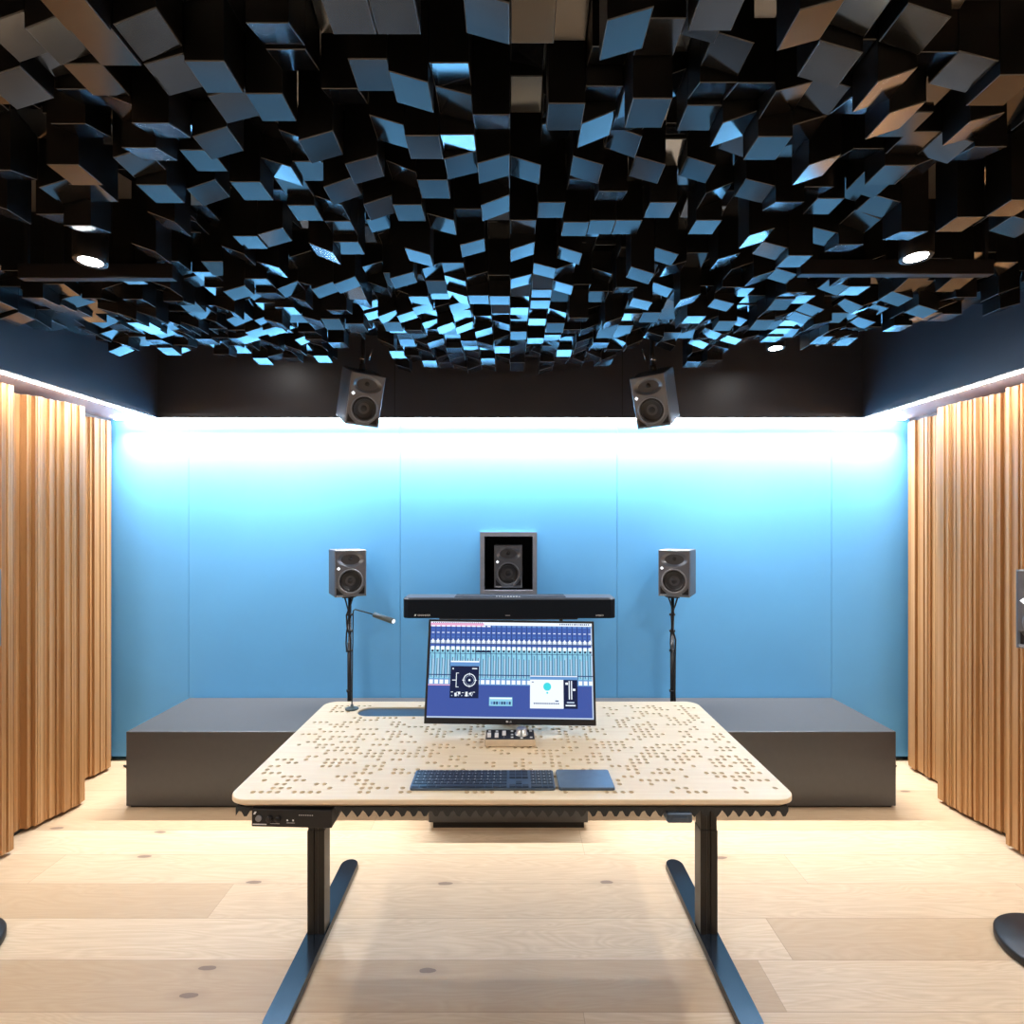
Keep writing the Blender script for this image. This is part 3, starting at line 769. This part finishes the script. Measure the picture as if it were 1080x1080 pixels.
# side speakers and their stands
thr = math.radians(-60)
sp('studio monitor speaker cut off by the right picture edge', (1.932, 1.857, 1.080), (0, 0, thr))
sp('studio monitor speaker cut off by the left picture edge', (-1.955, 1.850, 1.080), (0, 0, math.radians(72)))
for s, x, y, rad in ((1, 1.932, 1.857, .18), (-1, -1.995, 1.850, .175)):
    sd = 'right' if s > 0 else 'left'
    t = empty('speaker_stand', (x, y, 0), 'black round-based floor stand of the speaker cut off at the ' + sd + ' picture edge', 'stand', 'floor stands of the side speakers')
    O = t.location
    MB().lathe([(0, 0), (rad-.006, 0), (rad, .006), (rad, .026), (rad-.006, .032), (0, .032)], (x, y, 0), 'z', 56).build('base', M['black'], t, O)
    MB().tube([(x, y, .032), (x, y, .62)], .016, 16).tube([(x, y, .60), (x, y, 1.06)], .012, 16).build('pole', M['black'], t, O)
    MB().tube([(x, y, .59), (x, y, .63)], .022, 16).build('collar', M['black'], t, O)
    MB().box(x-.06, x+.06, y-.06, y+.06, 1.062, 1.0795, bev=.003).build('top_plate', M['black'], t, O)
# stands on the platform
for s, x, y in ((-1, -.995, 3.242), (1, 1.020, 3.242)):
    sd = 'left' if s < 0 else 'right'
    x += .012*(-s)*-1*0
    pxx = -.981 if s < 0 else .990
    t = empty('speaker_stand', (pxx, y, .41), 'slim black pole with taped cables under the ' + sd + ' speaker, on the grey platform', 'stand', 'slim pole stands on the grey platform')
    O = t.location
    MB().lathe([(0, 0), (.065, 0), (.065, .006), (.02, .012), (0, .012)], (pxx, y, .4105), 'z', 32).build('base', M['black'], t, O)
    MB().tube([(pxx, y, .42), (pxx, y, .80), (pxx+.002, y, .80), (pxx+.002, y, 1.075)], [.0125, .0125, .010, .010], 16).build('pole', M['black'], t, O)
    for zz in (.50, .745, .865, .965): MB().tube([(pxx, y, zz), (pxx, y, zz+.012)], .018, 16).build('clamp', M['black'], t, O)
    MB().tube([(pxx+.03, y-.02, 1.09), (pxx+.012, y-.02, 1.03), (pxx-.012, y-.02, .97), (pxx-.008, y-.022, .90), (pxx+.014, y-.02, .82), (pxx+.012, y-.02, .74), (pxx+.010, y-.02, .5), (pxx+.012, y-.02, .422)], .005, 8).build('cable', M['black'], t, O)
    MB().tube([(pxx-.03, y-.01, 1.09), (pxx-.014, y-.014, 1.04), (pxx+.004, y-.02, .98), (pxx-.013, y-.016, .86), (pxx-.016, y-.016, .80), (pxx-.012, y-.016, .745)], .0045, 8).build('cable', M['black'], t, O)
    MB().box(pxx-.035, pxx+.035, y-.035, y+.035, 1.075, 1.0915, bev=.002).build('top_plate', M['black'], t, O)

# ------------------------------------------------------------------ soundbar on its stand
t = empty('soundbar', (-.005, 3.21, .968), 'long black soundbar below the wall niche, behind the monitor', 'soundbar')
O = t.location
x0, x1, yf, yb_ = -.637, .627, 3.128, 3.30
outl = [(x0, yf+.045), (x0+.012, yf+.012), (x0+.035, yf), (x1-.035, yf), (x1-.012, yf+.012), (x1, yf+.045), (x1, yb_), (x0, yb_)]
m = MB(); m.prism(outl, 'z', .968, 1.078); m.build('body', M['bar'], t, O)
def scale_out(o_, s): 
    c = ((x0+x1)/2, (yf+yb_)/2); return [(c[0]+(a-c[0])*s, c[1]+(b-c[1])*(1-(1-s)*4)) for a, b in o_]
m = MB(); A = [m.bm.verts.new((a, b, 1.078)) for a, b in outl]; B = [m.bm.verts.new((a, b, 1.088)) for a, b in scale_out(outl, .985)]
for k in range(8): m.bm.faces.new([A[k], A[(k+1) % 8], B[(k+1) % 8], B[k]])
m.bm.faces.new(B); m.build('top_cover', M['bartop'], t, O, recalc=True)
MB().box(-.33, .33, 3.15, 3.28, 1.0885, 1.091, bev=.001).build('top_panel', M['bar'], t, O)
k = MB()
for i in range(9): k.box(-.085+i*.017, -.075+i*.017, 3.16, 3.168, 1.091, 1.0915)
k.build('button_marks', M['white'], t, O)
text_obj('brand_mark', 'SENNHEISER', .0135, M['white'], t, (-.553, yf-.0006-O.y, .981-.968), (PI/2, 0, 0)).location.x = -.545-O.x
k = MB(); k.poly([(-.565, yf-.0006, .981), (-.555, yf-.0006, .981), (-.552, yf-.0006, .991), (-.562, yf-.0006, .991)]); k.build('logo', M['white'], t, O)
text_obj('model_mark', 'AMBEO', .014, M['white'], t, (.504-O.x, yf-.0006-O.y, .980-.968), (PI/2, 0, 0))
k = MB(); k.box(-.028, .000, yf-.0006, yf, .983, .9855); k.build('display_mark', M['white'], t, O)
t = empty('soundbar_stand', (-.005, 3.2, .41), 'black two-post stand under the soundbar on the grey platform', 'stand')
O = t.location
for x in (-.308, .307):
    MB().box(x-.010, x+.010, 3.19, 3.21, .418, .955, bev=.002).build('post', M['black'], t, O)
MB().box(-.42, .40, 3.14, 3.27, .958, .9675, bev=.002).build('top_plate', M['black'], t, O)
MB().box(-.36, .36, 3.14, 3.26, .4105, .4185, bev=.002).build('base', M['black'], t, O)

# ------------------------------------------------------------------ cables at the foot of the blue wall
for s in (-1, 1):
    sd = 'left' if s < 0 else 'right'
    m = MB()
    for k in range(2):
        m.tube([(s*(2.09), 3.37-.03*k, .10), (s*2.12, 3.375-.03*k, .03), (s*2.20, 3.36-.035*k, .008), (s*2.30, 3.34-.05*k, .008), (s*2.42, 3.37-.04*k, .008)], .006, 8)
    tag(m.build('cable', M['black'], None, (s*2.2, 3.36, 0)), 'black cables on the floor between the ' + sd + ' end of the platform and the slats', 'cable')

# ------------------------------------------------------------------ ceiling spotlights
SPOTS = [(-1.440, 1.823, 2.415), (1.394, 1.823, 2.430), (1.475, 2.95, 2.495)]
ADDED_REAR = (-1.475, 2.98, 2.56)  # unseen extra spotlight, added to brighten the platform top
UNSEEN = [(-1.38, .15, 2.415), (1.38, .15, 2.415), (-1.3, -1.0, 2.415), (1.3, -1.0, 2.415)]
def spotlight(x, y, z, label, track):
    t = empty('spotlight', (x, y, z), label, 'spotlight', 'round ceiling spotlights between the dark blocks')
    O = t.location
    MB().lathe([(.034, .004), (.048, 0), (.05, .004), (.05, .10), (.02, .11), (0, .11)], (x, y, z), 'z', 36).build('housing', M['black'], t, O)
    m = MB(); m.lathe([(0, .002), (.034, .002), (.036, .006)], (x, y, z), 'z', 32); m.build('lens', M['spot'], t, O)
    MB().tube([(x, y, z+.105), (x, y, ZC-.001)], .012, 12).build('stem', M['black'], t, O)
    if track:
        a, b = track
        MB().box(a, b, y+.095, y+.125, z-.008, z+.045, bev=.002).build('rail', M['dark'], t, O)
        for xx in (a+.02, b-.03): MB().box(xx, xx+.012, y+.10, y+.112, z+.045, ZC-.001).build('hanger', M['dark'], t, O)
spotlight(*SPOTS[0], 'lit ceiling spotlight on the left side of the dark blocks', (-1.78, -1.22))
spotlight(*SPOTS[1], 'lit ceiling spotlight on the right side of the dark blocks', (1.05, 1.75))
spotlight(*SPOTS[2], 'lit ceiling spotlight furthest back, right above the bulkhead edge', None)
def lamp(kind, loc, power, size=.04, spot=None, rot=(0,0,0), col=(1,1,1), blend=.6):
    d = bpy.data.lights.new('spotlight_beam', kind); d.energy = power; d.color = col
    if kind == 'SPOT': d.spot_size = spot; d.spot_blend = blend; d.shadow_soft_size = size
    o = bpy.data.objects.new('spotlight_beam', d); COL.objects.link(o); o.location = loc; o.rotation_euler = rot
    return o
spotlight(*ADDED_REAR, 'added unseen ceiling spotlight behind the blocks at the left rear', None)
POW = 36
for i, (x, y, z) in enumerate(SPOTS[:2] + UNSEEN):
    lamp('SPOT', (x, y, z-.012), POW*(.4 if y < -.5 else (1.9 if y < 1 else 1.1)), .035, math.radians(166), col=(1, .96, .90), blend=1.0)
for x, y, z in (SPOTS[2], ADDED_REAR): lamp('SPOT', (x, y, z-.012), 55, .035, math.radians(92), col=(1, .97, .93), blend=1.0)

def strip_beam(loc, length, power, aim, spread, along_x):
    d = bpy.data.lights.new('strip_beam', 'AREA'); d.shape = 'RECTANGLE'; d.size = length; d.size_y = .012
    d.energy = power; d.spread = math.radians(spread); d.color = (.97, .98, 1)
    o = bpy.data.objects.new('strip_beam', d); COL.objects.link(o); o.location = loc
    z = -Vector(aim).normalized(); x = Vector((1, 0, 0)) if along_x else Vector((0, 1, 0)); y = z.cross(x)
    o.rotation_euler = Matrix((x, y, z)).transposed().to_euler()
strip_beam((0, BY+.040, ZS-.0155), 2*2.48, 84, (0, .05, -1), 80, True)
for s in (-1, 1):
    strip_beam((s*(BX+.040), (RY+BY)/2, ZS-.0155), BY-RY, 13, (s*.25, 0, -1), 100, False)

# ------------------------------------------------------------------ block ceiling
PA = .082; NI = 54; J0, J1 = 7, 39
def inside(i, j):
    X = (i+.5)*PA; D = (j+.5)*PA; ax = abs(X)
    if ax > 2.12: return False
    lim = 3.12 if ax < .55 else (3.12-(ax-.55)*.20 if ax < 1.45 else 2.94-(ax-1.45)*1.15)
    if X < 0 and ax > 1.35: lim = 2.94 - max(0, ax-1.45)*.25 if ax < 2.10 else 2.4
    if 1.15 < X < 1.85 and D > 2.74: return False
    if 1.60 < D < 2.05 and ax > 1.85: return False
    return D < lim
def reserved(i, j, extra=0):
    X = (i+.5)*PA; D = (j+.5)*PA; h = PA/2
    for (x, y, z) in SPOTS + [ADDED_REAR]:
        wx = .34 if y < 2.3 else .075
        if abs(X-x) < wx*.55+h*.5 and -.15 < D-y < .17 and y < 2.3: return True
        if abs(X-x) < .055+h and abs(D-y) < .055+h: return True
        if y < 2.3 and abs(X-x) < .42 and abs(D-(y+.11)) < .03+h: return True
    if X < -1.60 and 1.70 < D < 2.08: return True
    for x, y in rods:
        if abs(X-x) < .17 and D > y-.19: return True
        if abs(X-x) < .05+h and abs(D-y) < .05+h+.02: return True
    return False
HAND = """54 11 F;10 40 R;75 42 R;116 51 F;163 38 R;45 60 R;37 94 R;72 85 B;110 85 F;191 80 R;231 82 F;95 103 B;128 118 L;170 138 B;204 140 B;252 112 R;218 98 B;160 163 B;144 173 R;211 170 F;91 185 F;230 152 R;10 185 B;95 138 B
295 37 B;305 64 B;375 15 F;417 15 F;386 80 F;426 98 L;466 79 B;470 111 L;506 129 B;291 114 F;359 102 B;406 140 L;441 156 F;477 151 B;480 175 R;510 179 R;280 136 L;339 156 R;311 155 L;302 182 L;382 180 R;422 186 L;451 200 F;531 20 L;535 120 F;534 183 L;332 181 F
585 18 N;627 60 B;622 100 B;582 124 F;615 137 R;671 37 R;705 40 F;726 21 L;770 11 F;754 58 L;660 105 R;690 120 F;650 130 B;645 150 L;737 125 F;744 96 B;782 97 B;762 137 R;792 131 B;782 151 L;680 180 L;606 180 L;550 180 L;736 180 L;602 195 B;805 157 F
845 27 R;900 9 L;970 32 L;864 69 L;897 60 F;875 102 L;937 96 R;945 128 R;1014 77 L;1050 96 F;989 65 B;897 112 B;961 151 F;957 132 F;1022 137 R;995 157 L;825 107 R;824 155 F;865 180 R;905 163 B;945 185 F;965 179 R;1035 162 B;907 196 L;860 140 R;985 97 F
57 203 R;90 204 F;170 205 F;228 204 R;272 202 F;362 202 R;320 198 F;295 206 B;400 220 R;324 225 F;350 220 L;432 225 F;460 237 L;362 241 F;298 251 R;182 237 L;62 231 B;12 225 L;105 242 B;150 268 L;185 281 F;220 292 F;245 270 L;272 256 F;345 268 L;367 262 F;287 285 L;395 284 R;467 283 F;442 272 L;425 296 R;515 220 R;487 225 B;490 262 R;515 295 R;190 320 B;105 317 B;145 320 F;287 312 B
570 222 F;632 207 B;695 222 F;742 240 F;786 202 L;752 207 R;832 218 B;867 218 F;860 202 B;910 200 L;915 218 L;910 234 L;1005 237 F;1057 220 F;1060 240 L;1012 253 L;957 249 B;865 250 L;800 252 R;812 265 L;895 262 B;840 276 F;627 240 F;657 240 F;597 242 F;550 240 F;562 266 R;592 270 L;664 267 F;696 271 L;582 286 L;632 291 L;676 291 L;767 276 R;780 286 R;555 297 R;850 327 L;820 350 F;772 306 B;792 316 F;867 285 R;897 307 F"""
cells = {}
rnd = random.Random(5)
ZM = EYE + .935
hand = []
for e in HAND.replace('\n', ';').split(';'):
    a = e.split(); hand.append((float(a[0]), float(a[1]), a[2]))
for px, py, ty in hand:
    best = None
    for j in range(J0, J1):
        D = (j+.5)*PA; X = (px-CX)*D/F; i = round(X/PA-.5); z = EYE + (CY-py)*D/F
        if not (ZM-.10 < z < ZM+.13): continue
        if (i, j) in cells or not inside(i, j) or reserved(i, j): continue
        err = abs((i+.5)*PA*F/D - (px-CX))/(PA*F/D) + abs(z-ZM)*4
        if best is None or err < best[0]: best = (err, i, j, z)
    if best and best[0] < 1.0: cells[(best[1], best[2])] = [best[3], ty, True]
handset = [(k, v) for k, v in cells.items()]
def tilt_of(ty, r, D):
    el = math.atan(.935/D)
    s = math.tan(math.radians(r.uniform(15, 25)))
    if ty == 'F': return (0, 0)
    if ty == 'B': return (0, math.tan(min(math.radians(23), el*r.uniform(.35, .55))))
    if ty == 'N': return (0, -math.tan(min(math.radians(22), el*r.uniform(.35, .6))))
    if ty == 'L': return (-s*.9, 0)
    return (s*.9, 0)
for j in range(J0, J1):
    for i in range(-NI//2, NI//2):
        if (i, j) in cells or not inside(i, j) or reserved(i, j): continue
        D = (j+.5)*PA
        far = D > 1.95
        z = ZM + (rnd.uniform(-.035, .045) if D > 2.35 else rnd.uniform(-.06, .08) if far else rnd.uniform(.11, .22))
        ty = rnd.choice('FNBLRNLRF') if far else rnd.choice('NNFLRNB')
        cells[(i, j)] = [z, ty, False]
def line_blocked(X, D, Z, me):
    """first cell (nearer than me) whose bottom is below the sight line to the point"""
    out = []
    n = int((D-.45)/(PA*.25))
    for k in range(1, n):
        d = D - k*PA*.25; f_ = d/D; x = X*f_; z = EYE+(Z-EYE)*f_
        if z < 2.28: break
        c = (math.floor(x/PA), math.floor(d/PA))
        if c != me and c in cells and cells[c][0] < z: out.append(c)
    return out
for (k, v) in handset:       # raise filler blocks that would hide a measured one
    X, D = (k[0]+.5)*PA, (k[1]+.5)*PA
    for dx in (-.3, .3):
        for dy in (-.3, .3):
            for c in line_blocked(X+dx*PA, D+dy*PA, v[0], k):
                if not cells[c][2]: cells[c][0] = max(cells[c][0], min(v[0]+.10, ZC-.12))
def visible_area(k):
    z = cells[k][0]; X, D = (k[0]+.5)*PA, (k[1]+.5)*PA; n = 0
    for dx in (-.35, 0, .35):
        for dy in (-.35, 0, .35):
            x, d = X+dx*PA, D+dy*PA; u = CX+F*x/d; v = CY-F*(z-EYE)/d
            if 0 <= u <= 1080 and 0 <= v <= 1080 and not line_blocked(x, d, z, k): n += 1
    return n/9 * (F/D)**2 * (z-EYE)/D
area = {k: visible_area(k) for k in cells}
order = sorted(cells, key=lambda k: -area[k])
chosen = set(order[:300])
hw = PA/2-.0011
def add_block(bm, X, Y, z, gx, gy, zt):
    ch = .0016
    def ring(h, dz): return [bm.verts.new((X+a*h, Y+b*h, z+dz+gx*a*h+gy*b*h)) for a, b in ((-1,-1),(1,-1),(1,1),(-1,1))]
    e = ring(hw-ch, 0); s = ring(hw, ch)
    t_ = [bm.verts.new((X+a*hw, Y+b*hw, zt)) for a, b in ((-1,-1),(1,-1),(1,1),(-1,1))]
    bm.faces.new(e[::-1])
    for A, B, mi in ((e, s, 2), (s, t_, 1)):
        for k in range(4): bm.faces.new([A[k], A[(k+1) % 4], B[(k+1) % 4], B[k]]).material_index = mi
    bm.faces.new(t_).material_index = 1
facing = {'F': 'flat level underside', 'B': 'underside slanted toward the blue wall', 'N': 'underside slanted toward the viewer',
          'L': 'underside slanted to the left', 'R': 'underside slanted to the right'}
BM = [M['block'], M['blockside'], M['blockedge']]
rest = MB(); rr2 = random.Random(99)
for k in sorted(cells):
    z, ty, _ = cells[k]; gx, gy = tilt_of(ty, rr2, (k[1]+.5)*PA)
    X, Y = (k[0]+.5)*PA, (k[1]+.5)*PA
    if k in chosen:
        m = MB(); add_block(m.bm, X, Y, z, gx, gy, ZC-.0008)
        o = m.build('ceiling_block', BM, None, (X, Y, ZC))
        reg = 'left of the picture' if X/Y < -.33 else ('right of the picture' if X/Y > .33 else 'middle of the picture')
        lab = 'large near anthracite ceiling block, %s, %s' % (facing[ty], reg)
        tag(o, lab, 'ceiling block', lab)
    else: add_block(rest.bm, X, Y, z, gx, gy, ZC-.0008)
o = rest.build('ceiling_blocks', BM, None, (0, 2.5, ZC))
tag(o, 'mass of smaller anthracite ceiling blocks further back above the bulkhead', 'ceiling blocks', kind='stuff')

# ------------------------------------------------------------------ world, colour
w = bpy.data.worlds.new('world'); scene.world = w; w.use_nodes = True
w.node_tree.nodes['Background'].inputs[0].default_value = (.02, .02, .022, 1)
vs = scene.view_settings; vs.view_transform = 'Standard'; vs.look = 'None'; vs.gamma = 1; vs.use_curve_mapping = False
vs.exposure = 0.20
